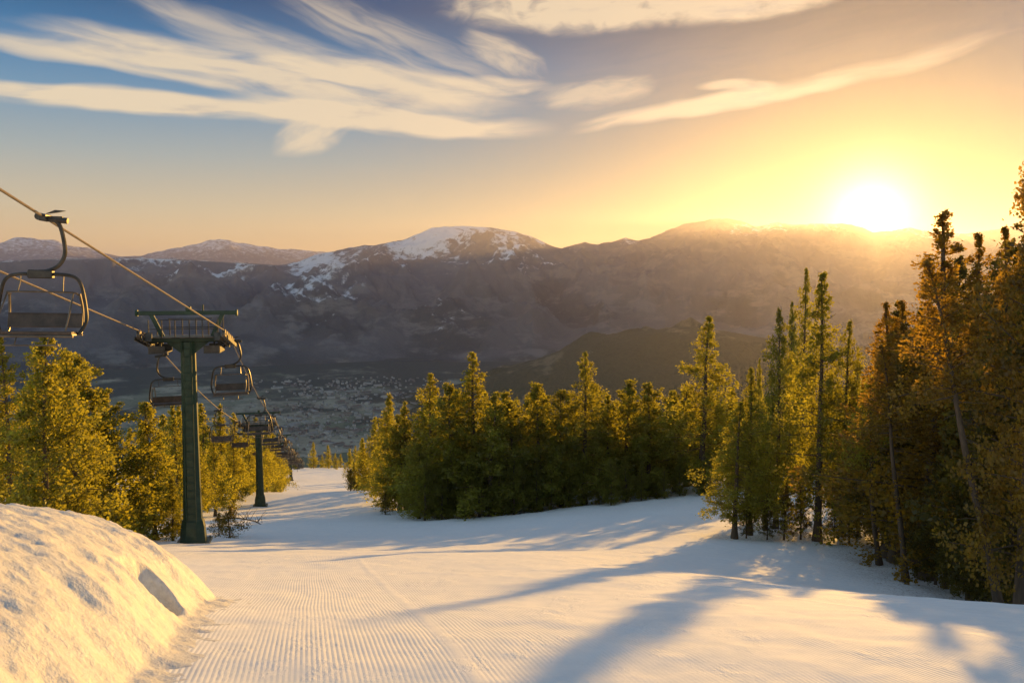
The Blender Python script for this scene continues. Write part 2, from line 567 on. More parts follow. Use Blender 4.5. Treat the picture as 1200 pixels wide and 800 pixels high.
def mat_valley():
    m, T = material('valley_land')
    P = T.new('ShaderNodeNewGeometry').outputs['Position']
    x, y, z = T.sep(P)
    Q = T.comb(T.m('MULTIPLY', x, .001), T.m('MULTIPLY', y, .001), 0.0)
    wq = T.vm('ADD', Q, T.vm('SCALE', T.noise(Q, 1.3, 3, .5, out=1), None)); wq.node.inputs[1]
    v = T.new('ShaderNodeTexVoronoi'); v.inputs['Scale'].default_value = 3.2; T.l.new(T.vm('ADD', Q, T.noise(Q, 2.5, 4, .6, out=1)), v.inputs['Vector'])
    cell = T.sep(v.outputs['Color'])
    wood = T.ss(T.m('ADD', T.noise(Q, 1.7, 8, .68), T.m('MULTIPLY', T.m('SUBTRACT', y, 5200.0), .00006)), .46, .60)
    field = T.mix(cell[0], (.13, .15, .09), (.40, .36, .28))
    field = T.mix(T.ss(cell[1], .72, .80), field, (.30, .27, .20))
    col = T.mix(wood, field, (.06, .068, .052))
    hedge = T.ss(T.noise(Q, 26.0, 4, .7),   .55, .64, 0, .6)
    col = T.mix(hedge, col, (.016, .022, .013))
    # the near hillside below the piste is wooded
    near = T.ss(y, 3000, 3600, 1, 0)
    col = T.mix(near, col, (.02, .028, .012))
    p = principled(T, col, .9, .1); finish(T, p.outputs[0]); return m


def valley():
    A, RR, X, Y = polar(-62, 62, 420, 305, 10500, 330)
    Z = valley_h(A, RR, X, Y)
    tag(grid_mesh('valley_floor', X, Y, Z, mat_valley()), kind='structure')


valley()


def interp_px(pts, px):
    p = np.array(pts, float)
    return np.interp(px, p[:, 0], p[:, 1])


MAIN = [(-600, 310), (-150, 304), (0, 306), (60, 303), (130, 302), (200, 303), (270, 307), (330, 311), (350, 307), (375, 298), (400, 292), (425, 287), (450, 285), (472, 282), (490, 274),
        (508, 266), (535, 264.5), (570, 266), (600, 270), (625, 278), (645, 287), (658, 292), (672, 287), (685, 283), (700, 287), (718, 283), (732, 279), (748, 282), (775, 273), (800, 263),
        (830, 258), (850, 256), (868, 259), (885, 265), (905, 261), (925, 263), (950, 262), (985, 262), (1000, 265), (1020, 272), (1040, 270), (1062, 266), (1085, 270), (1110, 274), (1150, 270),
        (1200, 262), (1300, 250), (1500, 262), (1800, 300)]


def ridge_z(pts, az, dist_y):
    px = 600 + F * np.tan(az)                      # (camera pitch shifts this by well under a pixel here)
    py = interp_px(pts, px)
    # height of that line of sight at the ridge
    vy = (H0 / 2 - py) / F
    c, s = math.cos(PITCH), math.sin(PITCH)
    return (vy * c - s) / (vy * s + c) * dist_y


def mat_mountain(snow_lo, snow_hi, name):
    m, T = material(name)
    geo = T.new('ShaderNodeNewGeometry'); P = geo.outputs['Position']
    x, y, z = T.sep(P)
    Q = T.vm('SCALE', P, None); Q.node.inputs[3].default_value = .001
    nx, ny, nz = T.sep(geo.outputs['Normal'])
    big = T.noise(Q, 1.1, 7, .62); fine = T.noise(Q, 9.0, 8, .68)
    streak = T.noise(T.vm('MULTIPLY', Q, (1.0, 1.0, .35)), 5.0, 8, .7, .6)
    rock = T.mix(fine, (.055, .058, .072), (.16, .155, .17))
    wood = T.mix(fine, (.030, .036, .040), (.085, .09, .082))
    col = T.mix(T.ss(T.m('ADD', z, T.m('MULTIPLY', T.m('SUBTRACT', big, .5), 900)), -250, 150), wood, rock)
    mead = T.ss(T.noise(T.vm('MULTIPLY', Q, (1, 1, 2.5)), 2.2, 7, .66), .50, .62, 0, .8)
    col = T.mix(mead, col, (.19, .185, .175))
    lvl = T.m('ADD', z, T.m('MULTIPLY', T.m('SUBTRACT', streak, .5), 2300.0))
    lvl = T.m('ADD', lvl, T.m('MULTIPLY', T.m('SUBTRACT', fine, .5), 2400.0))
    # the snow lies lower on the peaks left of the saddle and is taken off the right ridge, standing in for haze that veils it
    lvl = T.m('ADD', lvl, T.ss(x, -200, 1500, 0, -1000))
    lvl = T.m('ADD', lvl, T.ss(x, -4600, -3000, 90, 0))
    gul = T.new('ShaderNodeAttribute', attribute_name='tint').outputs['Fac']
    lvl = T.m('ADD', lvl, T.m('MULTIPLY', T.m('SUBTRACT', .5, gul), 1500.0))
    col = T.mix(T.ss(gul, .25, .75, .0, .55), col, (.15, .145, .15))
    lvl = T.m('ADD', lvl, T.ss(nz, .62, .93, -420, 60))
    sn = T.ss(lvl, snow_lo, snow_hi)
    col = T.mix(sn, col, (.66, .69, .76))
    n = bump(T, fine, .6, 60.0)
    p = principled(T, col, .85, .1, n); finish(T, p.outputs[0]); return m


def mountains():
    A, RR, X, Y = polar(-60, 58, 1100, 7800, 17500, 300, log=False)
    RID = 14000.0 - 700 * np.cos(A * 4)
    zr = ridge_z(MAIN, A, RID * np.cos(A))
    t = np.clip((RR - 8300) / (RID - 8300), 0, 1)
    back = np.clip((RR - RID) / 3000, 0, 2)
    Xn, Yn = X / 1900, Y / 1900
    rd = ridged(Xn, Yn, 7, .5, 3.0) - 1.0
    fb = fbm(X / 2600, Y / 2600, 5, .5, 9.0)
    prof = np.clip(t ** 1.15, 0, 1)
    # a broad shoulder below the plateau on the left
    pxs = 600 + F * np.tan(A)
    sh = 1 - sstep(330, 460, pxs)
    prof = prof * (1 - sh) + sh * np.clip((1 - (1 - t) ** 2.0), 0, 1)
    z0 = VALLEY + 60 + (zr - VALLEY - 60) * prof
    amp = np.sin(np.pi * np.clip(t, 0, 1)) ** .8
    z = z0 + amp * (rd * 420 + fb * 130) + 24 * fbm(X / 420, Y / 420, 4) * np.clip(t * 3, 0, 1)
    # nothing between may stand above the line of sight to the ridge
    lim = zr * (RR / RID) - 30 * (1 - t) - 0
    z = np.where(RR < RID, np.minimum(z, np.maximum(lim, VALLEY)), zr - back * 700 + 24 * fbm(X / 420, Y / 420, 4) * (1 - back * .3))
    z = np.where(t <= 0, VALLEY - 20, z)
    g = ridged(X / 1500, Y / 1500, 7, .55, 3.0); g = (g - g.min()) / (g.max() - g.min())
    tag(grid_mesh('mountain_range', X, Y, z, attr=g.ravel(), mat=mat_mountain(330, 900, 'mountain_rock_snow')), kind='structure')


mountains()

FARP = [(-500, 300), (-60, 292), (0, 285), (20, 280), (42, 277.5), (62, 281), (80, 286), (105, 291), (140, 300), (165, 299), (200, 293), (225, 288), (243, 283), (258, 281), (272, 280.5), (285, 285),
        (300, 287), (318, 290), (345, 293), (380, 296), (420, 305), (460, 330), (500, 345), (1300, 345)]


def far_mountains():
    A, RR, X, Y = polar(-50, -4, 420, 20000, 31000, 70, log=False)
    RID = 27000.0
    zr = ridge_z(FARP, A, RID * np.cos(A))
    t = np.clip((RR - 20000) / (RID - 20000), 0, 1); back = np.clip((RR - RID) / 4000, 0, 1)
    z = VALLEY + (zr - VALLEY) * t ** .9 + (ridged(X / 3000, Y / 3000, 6) - 1) * 420 * np.sin(np.pi * t) + 60 * fbm(X / 700, Y / 700, 4) * t
    z = np.where(RR < RID, np.minimum(z, np.maximum(zr * RR / RID - 60 * (1 - t), VALLEY)), zr - back * 1500 + 60 * fbm(X / 700, Y / 700, 4))
    tag(grid_mesh('distant_mountains', X, Y, z, attr=np.full(X.size, .5), mat=mat_mountain(900, 1900, 'distant_snow_rock')), kind='structure')


far_mountains()


def mat_hill():
    m, T = material('wooded_hill_cover')
    P = T.new('ShaderNodeNewGeometry').outputs['Position']
    Q = T.vm('SCALE', P, None); Q.node.inputs[3].default_value = .001
    f = T.noise(Q, 40.0, 6, .7); b = T.noise(Q, 3.0, 6, .65)
    col = T.mix(f, (.030, .040, .022), (.10, .105, .06))
    col = T.mix(T.ss(b, .56, .64), col, (.17, .15, .10))
    col = T.mix(T.ss(T.noise(Q, 6.0, 6, .7), .66, .72), col, (.42, .40, .38))
    p = principled(T, col, .9, .1, bump(T, f, 1.0, 25.0)); finish(T, p.outputs[0]); return m


def hill():
    HP = [(380, 520), (480, 480), (545, 452), (600, 432), (650, 412), (700, 396), (740, 390), (800, 383), (850, 387), (900, 396), (960, 402), (1040, 408), (1120, 420), (1300, 450), (1500, 520)]
    A, RR, X, Y = polar(-12, 44, 420, 3700, 6800, 150, log=False)
    RID = 5200.0
    zr = ridge_z(HP, A, RID * np.cos(A))
    t = np.clip((RR - 3800) / (RID - 3800), 0, 1); back = np.clip((RR - RID) / 1500, 0, 1)
    up = np.where(RR < RID, t * t * (3 - 2 * t), 1 - back * back * (3 - 2 * back))
    z = VALLEY - 60 + (zr - VALLEY + 60) * up + (26 * fbm(X / 260, Y / 260, 5) + 60 * (ridged(X / 800, Y / 800, 4) - 1)) * np.clip(t * 2, 0, 1) * np.where(RR < RID, np.clip((1 - t) * 4, .12, 1), 1)
    tag(grid_mesh('wooded_hill', X, Y, z, mat_hill()), kind='structure')


hill()


def town():
    """far-off town on the valley floor: one mass of small gabled houses"""
    r = np.random.default_rng(21); Vs = []; Fs = []; b = 0
    cl = [(430, 470, 95, 26, 420), (375, 500, 70, 22, 330), (340, 492, 50, 20, 160), (470, 446, 80, 12, 160), (350, 446, 60, 12, 120),
          (400, 455, 50, 10, 160)]
    for cx, cyy, sx, sy, n in cl:
        for _ in range(int(n * .62)):
            px = r.normal(cx, sx * .6); py = r.normal(cyy, sy * .6)
            v = ray(px, py)
            if v.z > -.07: continue
            p = v * (VALLEY + 12) / v.z
            d = math.hypot(p.x, p.y)
            if d < 3300 or d > 7200: continue
            zz = float(valley_h(0, np.array([d]), np.array([p.x]), np.array([p.y]))[0])
            big = r.random() < .12
            w, l, h = (r.uniform(22, 38), r.uniform(40, 90), r.uniform(9, 16)) if big else (r.uniform(9, 14), r.uniform(12, 22), r.uniform(6, 10))
            rf = h + (3 if big else r.uniform(3, 5)); a = r.uniform(0, math.pi); ca, sa = math.cos(a), math.sin(a)
            L = [(-w / 2, -l / 2, -2), (w / 2, -l / 2, -2), (w / 2, l / 2, -2), (-w / 2, l / 2, -2), (-w / 2, -l / 2, h), (w / 2, -l / 2, h), (w / 2, l / 2, h), (-w / 2, l / 2, h), (0, -l / 2, rf), (0, l / 2, rf)]
            Vs += [(p.x + q[0] * ca - q[1] * sa, p.y + q[0] * sa + q[1] * ca, zz + q[2]) for q in L]
            Fs += [tuple(i + b for i in f) for f in ((0, 1, 5, 4), (1, 2, 6, 5), (2, 3, 7, 6), (3, 0, 4, 7), (4, 5, 8), (6, 7, 9), (5, 6, 9, 8), (7, 4, 8, 9))]
            b += 10
    m, T = material('town_walls_and_roofs')
    geo = T.new('ShaderNodeNewGeometry')
    rnd = geo.outputs['Random Per Island']; nz = T.sep(geo.outputs['Normal'])[2]
    wall = T.mix(rnd, (.16, .15, .14), (.42, .40, .38)); roof = T.mix(T.ss(rnd, .3, .6), (.12, .07, .05), (.26, .25, .24))
    p = principled(T, T.mix(T.ss(nz, .3, .5), wall, roof), .7, .3); finish(T, p.outputs[0])
    me = bpy.data.meshes.new('town_houses'); me.from_pydata(Vs, [], Fs); me.update(); me.materials.append(m)
    tag(link(bpy.data.objects.new('town_houses', me)), kind='stuff')


town()


# ------------------------------------------------------------------ snow bank
NOTCH = (.27, 6.25)                                 # metres in from the foot, metres along


def snow_bank():
    ys = np.linspace(1.2, 11.0, 330); s = np.linspace(-.25, 1.0, 230) ** 1.0
    S, Y = np.meshgrid(np.linspace(-.35, 6.0, 260), ys)
    edge = np.interp(ys, [1.0, 3.0, 4.2, 5.0, 5.6, 6.6, 7.6, 8.2, 8.7, 9.2, 11], [-1.95, -2.05, -2.15, -2.28, -2.42, -2.72, -2.98, -3.15, -3.5, -4.2, -8.0])
    edge = edge + .07 * perlin(ys * 1.3, ys * 0 + 2.2) + .03 * perlin(ys * 4.3, ys * 0 + 5.2)
    X = edge[:, None] - S
    G = ground(X, Y)
    hm = np.interp(ys, [0, 5, 7, 8, 9, 9.8, 11], [.86, .88, .87, .86, .82, .7, .4])[:, None]
    sc = np.maximum(S, 0)
    h = hm * (1 - np.exp(-(sc / .62) ** 1.15)) + .06 * sc * (1 - sstep(1.5, 3, S))
    h = h + np.where(S < 0, .05 * (1 + np.minimum(S, 0) / .35) ** 2, .05)
    inn = sstep(0, .5, S)
    lum = fbm(X * 1.3, Y * 1.3, 5, .55, 4.0) * .04 + (ridged(X * 1.1, Y * .8, 5, .5) - 1) * .025 + .022 * fbm(X * 4, Y * 4, 5, .6)
    h = h + lum * inn + .02 * fbm(X * 6, Y * 6, 3) * (1 - inn)
    # the scooped-out notch near the far end
    # (it opens towards the piste)
    dy = (Y - NOTCH[1]) / .34; dx = (S - NOTCH[0]) / .26
    q = np.sqrt(dx ** 2 + dy ** 2 + .35 * fbm(X * 3, Y * 3, 3) * .6)
    h = h - .42 * (1 - sstep(.60, 1.0, q)) * sstep(0, .25, S)
    Z = G + h - .012
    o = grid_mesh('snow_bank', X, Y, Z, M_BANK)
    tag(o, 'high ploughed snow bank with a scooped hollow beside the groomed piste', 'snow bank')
    # crumbs broken off along its foot
    r = np.random.default_rng(5); Vs = []; Fs = []; b = 0
    ico = [(0, 0, 1), (.9, 0, .4), (.3, .85, .4), (-.7, .5, .4), (-.7, -.5, .4), (.3, -.85, .4), (.7, .5, -.4), (-.3, .85, -.4), (-.9, 0, -.4), (-.3, -.85, -.4), (.7, -.5, -.4), (0, 0, -1)]
    tri = [(0, 1, 2), (0, 2, 3), (0, 3, 4), (0, 4, 5), (0, 5, 1), (1, 6, 2), (2, 7, 3), (3, 8, 4), (4, 9, 5), (5, 10, 1), (2, 6, 7), (3, 7, 8), (4, 8, 9), (5, 9, 10), (1, 10, 6), (11, 7, 6), (11, 8, 7), (11, 9, 8), (11, 10, 9), (11, 6, 10)]
    for _ in range(70):
        y = r.uniform(3.2, 9.0); e = float(np.interp(y, ys, edge)); x = e + abs(r.normal(0, .09)) - .04
        sz = .012 * (1 + r.pareto(2.6)); sz = min(sz, .022)
        z = gz(x, y) + sz * .1
        for q in ico: Vs.append((x + sz * q[0] * r.uniform(.7, 1.25), y + sz * q[1] * r.uniform(.7, 1.25), z + sz * .7 * q[2] * r.uniform(.7, 1.2)))
        Fs += [tuple(i + b for i in f) for f in tri]; b += 12
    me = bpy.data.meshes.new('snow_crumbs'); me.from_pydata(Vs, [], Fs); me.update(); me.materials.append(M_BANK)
    tag(link(bpy.data.objects.new('snow_crumbs', me)), kind='stuff')


snow_bank()


# ------------------------------------------------------------------ trees
def tree_meshes(seed, H=10.0, Rc=1.7, base=.10, leaf=.11, dens=1.0, shape=.85, up=(5, 45), lean=0.0, bend=.15, gappy=.25, trunk_r=.13, nbr=120, leafmat=None, wide=.35, tw=1.0):
    """a tree of unit design height H: returns (trunk mesh, crown mesh)"""
    r = np.random.default_rng(seed)
    ts = np.linspace(0, 1, 14)
    ph = r.uniform(0, 6.28, 3)
    ax = lean * ts * H + bend * np.sin(ts * 3.0 + ph[0]) * ts + .05 * np.sin(ts * 9 + ph[1])
    ay = bend * np.sin(ts * 2.6 + ph[2]) * ts
    axis = np.stack([ax - ax[0], ay - ay[0], ts * H], 1)
    b = MB()
    b.tube([tuple(p) for p in axis], [trunk_r * (1 - t) ** .8 * (1.0 + .5 * math.exp(-t * 30)) + .012 for t in ts], 9)
    LP = []; LT = []; LS = []; LD = []
    hs = base + (1 - base) * (np.arange(nbr) + r.uniform(0, 1, nbr)) / nbr
    hs = np.clip(hs, 0, .985)
    lumps = r.uniform(0, 6.28, 4)
    for i, t in enumerate(hs):
        a = i * 2.39996 + r.normal(0, .35)
        tt = (t - base) / (1 - base)
        prof = (1 - tt) ** shape * min(1.0, .6 + tt * 3.5) + .025
        prof *= 1 + .22 * math.sin(a * 2 + lumps[0] + t * 9) + .15 * math.sin(a * 3 + lumps[1] - t * 17)
        L = Rc * prof * r.uniform(.72, 1.18)
        if r.random() < gappy: L *= r.uniform(.3, .65)
        e = R(up[0] + (up[1] - up[0]) * tt + r.normal(0, 9))
        p0 = np.array([np.interp(t, ts, axis[:, 0]), np.interp(t, ts, axis[:, 1]), t * H])
        d = np.array([math.cos(a) * math.cos(e), math.sin(a) * math.cos(e), math.sin(e)])
        side = np.array([-math.sin(a), math.cos(a), 0.0])
        droop = -.10 * L
        k = 4
        pts = [p0 + d * L * s + np.array([0, 0, droop * s * s + .10 * L * max(0, s - .6)]) for s in np.linspace(0, .9, k)]
        b.tube([tuple(p) for p in pts], [max(.006, .022 * L / Rc * trunk_r / .13 * (1 - s)) + .004 for s in np.linspace(0, 1, k)], 4, cap=False)
        if r.random() < .10: continue
        nt = int(4 + L * 7.5 * tw)                        # twig tips on this branch
        st = r.uniform(.22, 1.0, nt) ** .7; st[0] = 1.0
        lat = r.normal(0, .55, nt) * (wide * L * (1.1 - st) + .02 + .08 * min(1, L))
        tip = p0 + d * (L * st)[:, None] + side * lat[:, None]
        tip[:, 2] += droop * st * st + r.normal(0, .05 + .09 * L, nt) + .03
        per = r.poisson(dens * 9, nt) + 2
        which = np.repeat(np.arange(nt), per); n = len(which)
        sg = leaf * r.uniform(.65, 1.35, nt)[which] * (1.15 - .75 * tt ** 2)
        pos = tip[which] + r.normal(0, 1, (n, 3)) * sg[:, None] * np.array([1, 1, .85])
        tone = .5 + .22 * math.sin(a * 1.7 + t * 23) + r.normal(0, .16, nt)[which]
        LP.append(pos); LT.append(np.clip(tone + r.normal(0, .10, n), 0, 1)); LS.append(leaf * r.uniform(.6, 1.35, n) * (1.05 - .3 * tt ** 2))
        LD.append(np.tile(d, (n, 1)) + r.normal(0, .8, (n, 3)))
    # dead stubs below the crown
    if base > .12:
        for _ in range(int(base * 50)):
            t = r.uniform(.06, base); a = r.uniform(0, 6.28); L = r.uniform(.2, .55) * Rc
            p0 = np.array([np.interp(t, ts, axis[:, 0]), np.interp(t, ts, axis[:, 1]), t * H])
            b.tube([tuple(p0), tuple(p0 + np.array([math.cos(a) * L * .6, math.sin(a) * L * .6, -.02 * L])), tuple(p0 + np.array([math.cos(a) * L, math.sin(a) * L, -.16 * L]))], [.014, .009, .004], 4, cap=False)
    P = np.concatenate(LP); S = np.concatenate(LS); Tn = np.concatenate(LT); D = np.concatenate(LD)
    D /= np.linalg.norm(D, axis=1, keepdims=True) + 1e-9
    n = len(P)
    q = r.normal(0, 1, (n, 3)); U = np.cross(D, q); U /= np.linalg.norm(U, axis=1, keepdims=True) + 1e-9
    asp = r.uniform(.30, .52, n)[:, None]
    S = S[:, None]
    nn = np.cross(D, U) * (S * .18)
    V = np.stack([P - D * S * .5, P + U * S * asp + nn, P + D * S * .6, P - U * S * asp + nn], 1).reshape(-1, 3)
    Fq = np.arange(4 * n).reshape(-1, 4)
    tr = b.build('trunk', M_BARK, None, smooth=True)
    cr = mesh_np('crown', V, Fq, leafmat or M_LEAF, attr=np.repeat(Tn, 4))
    tm, cm = tr.data, cr.data
    bpy.data.objects.remove(tr); bpy.data.objects.remove(cr)
    return tm, cm, H


KINDS = {}


def kind(name, n, **kw):
    KINDS[name] = [tree_meshes(hash_seed(name, i), **kw) for i in range(n)]


def hash_seed(s, i): return sum(ord(c) * (k + 3) for k, c in enumerate(s)) * 13 + i * 101


kind('spire', 3, H=11, Rc=2.7, base=.14, leaf=.13, dens=.72, shape=1.0, up=(-2, 34), gappy=.4, leafmat=M_LEAF, nbr=110, trunk_r=.15, tw=1.1)
kind('bushy', 4, H=9, Rc=2.4, base=.04, leaf=.14, dens=.9, shape=.52, up=(10, 50), gappy=.4, leafmat=M_LEAF_GOLD, nbr=95)
kind('grove', 5, H=10, Rc=2.75, base=.10, leaf=.145, dens=.74, shape=1.0, up=(2, 42), gappy=.45, leafmat=M_LEAF, nbr=100)
kind('near', 5, H=10, Rc=2.6, base=.14, leaf=.095, dens=1.0, shape=1.0, up=(-4, 34), gappy=.42, leafmat=M_LEAF, nbr=130, tw=1.2, trunk_r=.135)
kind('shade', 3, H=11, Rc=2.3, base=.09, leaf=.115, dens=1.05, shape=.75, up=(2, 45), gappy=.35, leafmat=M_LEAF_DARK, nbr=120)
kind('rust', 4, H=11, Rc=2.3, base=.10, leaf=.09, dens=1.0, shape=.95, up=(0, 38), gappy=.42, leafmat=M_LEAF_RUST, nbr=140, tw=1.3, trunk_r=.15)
kind('lean', 2, H=10, Rc=1.5, base=.50, leaf=.09, dens=1.0, shape=.7, up=(6, 45), gappy=.3, leafmat=M_LEAF, nbr=75, trunk_r=.13, bend=.3)
kind('leanrust', 2, H=10, Rc=1.4, base=.60, leaf=.09, dens=.9, shape=.8, up=(6, 45), gappy=.35, leafmat=M_LEAF_RUST, nbr=60, trunk_r=.12, bend=.25)
kind('bush', 2, H=2.0, Rc=1.1, base=.02, leaf=.08, dens=.6, shape=.5, up=(20, 70), gappy=.4, leafmat=M_LEAF_DARK, nbr=40, trunk_r=.04, bend=.05)
kind('far', 3, H=10, Rc=2.2, base=.04, leaf=.24, dens=.5, shape=.85, up=(4, 44), gappy=.25, leafmat=M_LEAF, nbr=60, tw=.7)

TR = np.random.default_rng(99)
TREES = []


def plant(px, d, ytop, k, label, group=None, i=None, name='conifer_tree', cat='tree', lean=None, wscale=1.0, x=None, rz=None, h=None):
    X = x if x is not None else (px - 600) / F * d
    zb = gz(X, d)
    if h is None: h = at(px, ytop, d).z - zb
    tm, cm, H = KINDS[k][(i if i is not None else int(TR.integers(0, 99))) % len(KINDS[k])]
    o = empty(name, (X, d, zb - .06))
    s = h / H; sw = s * wscale * TR.uniform(.92, 1.08)
    for nm, me in (('trunk', tm), ('crown', cm)):
        c = link(bpy.data.objects.new(nm, me), o)
    o.scale = (sw, sw, s)
    o.rotation_euler = (R(TR.normal(0, .8)), R(TR.normal(0, .8)), rz if rz is not None else TR.uniform(0, 6.28))
    if lean is not None: o.rotation_euler = (R(lean[0]), R(lean[1]), 0)
    tag(o, label, cat, group); TREES.append(o)
    return o


def build_trees():
    # --- middle grove, front row, left to right
    G1 = 'front row of the middle grove'
    for px, d, yt, k, lab in (
        (452, 74, 462, 'grove', 'slim golden conifer at the low left end of the middle grove'),
        (474, 66, 470, 'grove', 'rounded conifer just right of the low left end of the middle grove'),
        (503, 60, 437, 'spire', 'pointed conifer left of the tall leafy one in the middle grove'),
        (489, 57, 520, 'bushy', 'low bushy tree at the front left corner of the middle grove'),
        (526, 57, 452, 'bushy', 'broad golden tree tucked against the left side of the tall leafy conifer'),
        (549, 58, 412, 'spire', 'tall leafy golden conifer, tallest in the left half of the middle grove'),
        (575, 56, 462, 'bushy', 'round topped tree against the right side of the tall leafy conifer'),
        (602, 57, 470, 'bushy', 'short dense conifer in the dip of the middle grove outline'),
        (632, 57, 450, 'bushy', 'bushy olive tree left of the thin golden spire in the middle grove'),
        (658, 57, 458, 'bushy', 'narrow conifer touching the left of the thin golden spire'),
        (686, 57, 411, 'near', 'thin golden spire with bare lower trunk in the middle grove'),
        (712, 58, 462, 'grove', 'dark narrow conifer touching the right of the thin golden spire'),
        (735, 58, 446, 'bushy', 'flat topped conifer halfway between the golden spire and the tall pointed conifer'),
        (765, 58, 450, 'bushy', 'round headed tree left of the tall pointed conifer with bare stem'),
        (793, 60, 458, 'grove', 'dense conifer behind the left flank of the tall pointed conifer'),
        (826, 57, 370, 'near', 'tall pointed conifer with straight bare stem, tallest of the middle grove'),
        (858, 60, 452, 'grove', 'dense conifer behind the right flank of the tall pointed conifer'),
        (884, 58, 430, 'spire', 'golden conifer at the right end of the middle grove'),
    ):
        plant(px, d, yt, k, lab, G1, wscale=(1.4 if k == 'bushy' else 1.25) if k != 'near' else 1.25)
    lab = 'conifer packed behind the front row of the middle grove'
    for px in range(470, 1020, 21):
        d = TR.uniform(63, 70); j = px + TR.uniform(-8, 8)
        plant(j, d, TR.uniform(446, 480) + (12 if j < 520 else 0), ('bushy', 'bushy', 'grove')[int(TR.integers(0, 3))], lab, 'trees behind the front row of the middle grove', wscale=1.3)
    for px in range(540, 1120, 26):
        d = TR.uniform(74, 84); j = px + TR.uniform(-9, 9)
        plant(j, d, TR.uniform(458, 490), ('grove', 'spire')[int(TR.integers(0, 2))], lab, 'trees behind the front row of the middle grove')
    for px in range(495, 850, 17):                     # small undergrowth trees at the front edge
        d = 54.5 + TR.uniform(-.3, 1.5); j = px + TR.uniform(-6, 6)
        plant(j, d, TR.uniform(520, 548), 'bushy', 'young bushy conifer in the low front hedge of the middle grove', 'young trees along the front of the middle grove', name='young_conifer')
    # --- far clump at the end of the piste, right side
    for px, d, yt, lab in ((412, 92, 540, 'lowest bushy conifer beside the far snow tongue'), (424, 93, 512, 'second conifer from the far snow tongue'), (437, 92, 488, 'tallest conifer of the small clump right of the far snow tongue'),
                           (446, 88, 505, 'conifer where the small far clump meets the middle grove'), (456, 84, 480, 'shaded conifer between the small far clump and the middle grove')):
        plant(px, d, yt, 'grove', lab, 'small clump beside the far snow')
    for px in range(362, 470, 9):
        d = TR.uniform(238, 262); j = px + TR.uniform(-4, 4)
        plant(j, d, TR.uniform(516, 534), 'far', 'far conifer standing across the bottom end of the piste', 'far trees across the end of the piste')
    for px in range(400, 480, 12):
        d = TR.uniform(130, 200); j = px + TR.uniform(-3, 3) + 8
        plant(j, d, TR.uniform(500, 528), 'far', 'distant conifer behind the small clump right of the piste', 'distant trees right of the piste')
    # --- left of the lift, near
    GL = 'trees left of the chairlift'
    for px, d, yt, k, lab, ws in (
        (8, 27, 392, 'near', 'tall ragged tree with bare pale stem at the left picture edge', 1.1),
        (-28, 28, 370, 'spire', 'tree cut by the left picture edge', 1.2),
        (52, 31, 432, 'bushy', 'bushy golden tree right of the bare stemmed edge tree', 1.25),
        (92, 33, 418, 'bushy', 'largest round crowned golden tree left of the pylon', 1.35),
        (122, 35, 455, 'bushy', 'golden tree leaning on the right of the largest round crown', 1.2),
        (174, 37, 470, 'bushy', 'pointed olive tree nearest to the left of the green pylon', 1.15),
        (150, 41, 500, 'grove', 'dark tree filling the gap left of the pointed olive tree', 1.1),
        (44, 19.5, 394, 'bushy', 'spray topped tree rising just under the nearest chair', 1.0),
        (84, 21, 412, 'bushy', 'tree with its tip just right of the nearest chair', 1.0),
        (28, 36, 455, 'bushy', 'shaded tree filling the gap at far left', 1.2),
        (66, 27, 560, 'bushy', 'low leafy bushy tree above the snow bank crest', 1.1),
        (110, 29, 575, 'bushy', 'low leafy tree just behind the snow bank shoulder', 1.1),
        (160, 33, 590, 'bushy', 'low yellow-green bush tree at the foot of the olive tree', 1.1),
        (195, 36, 560, 'bushy', 'short bright tree touching the left side of the pylon foot', 1.0),
    ):
        plant(px, d, yt, k, lab, GL, wscale=ws, name='broad_tree')
    # --- left of the lift, further down
    for px, d, yt in ((205, 56, 470), (190, 60, 480), (222, 66, 475), (240, 70, 468), (258, 78, 470), (275, 82, 480), (288, 90, 490), (300, 98, 485), (312, 104, 495), (322, 112, 503), (210, 75, 470), (236, 88, 478), (262, 98, 486), (318, 128, 515),
                      (250, 62, 500), (228, 58, 505), (272, 74, 505), (292, 86, 512)):
        plant(px - 4, d, yt + 4, 'grove', 'conifer of the wood running down the left side of the lift line', 'wood down the left of the lift line', wscale=1.15)
    for px, d, yt in ((325, 140, 520), (330, 160, 525), (322, 165, 522), (335, 185, 530), (328, 190, 528), (340, 215, 535), (334, 225, 533), (350, 240, 534), (310, 150, 510), (300, 140, 505)):
        plant(px - 8, d, yt, 'far', 'far conifer beside the lower end of the lift line', 'far trees by the lower lift line', wscale=1.2)
    # --- right clump
    GR = 'right hand clump'
    for px, d, yt, k, lab, ws in (
        (866, 31.0, 470, 'near', 'short bushy golden conifer at the left corner of the right clump', 1.35),
        (884, 32.5, 440, 'near', 'slim conifer behind the short one at the left corner of the right clump', 1.0),
        (915, 36, 360, 'near', 'slender conifer left of the tallest dark spire in the right clump', .8),
        (965, 30.5, 319, 'near', 'tall dark spire with thick straight trunk at the front of the right clump', .95),
        (994, 33, 374, 'near', 'golden conifer against the right side of the tall dark spire', .8),
        (1014, 33, 440, 'near', 'glowing low conifer in the gap right of the tall dark spire', .8),
        (945, 51, 313, 'near', 'tall narrow conifer added just behind the left edge of the tall dark spire for its shadow', .62),  # put in to throw the long shadow streak across the piste
        (1010, 38, 405, 'near', 'narrow conifer added behind the golden one right of the tall dark spire for its shadow', .5),  # extra tree for one more shadow streak on the lit snow
        (928, 45, 352, 'near', 'slim conifer added between the slender conifer and the tall dark spire for its shadow', .45),  # planted for its shadow streak beside that of the spire
        (902, 35, 475, 'near', 'shaded conifer low in the left half of the right clump', 1.1),
    ):
        plant(px, d, yt, k, lab, GR, wscale=ws)
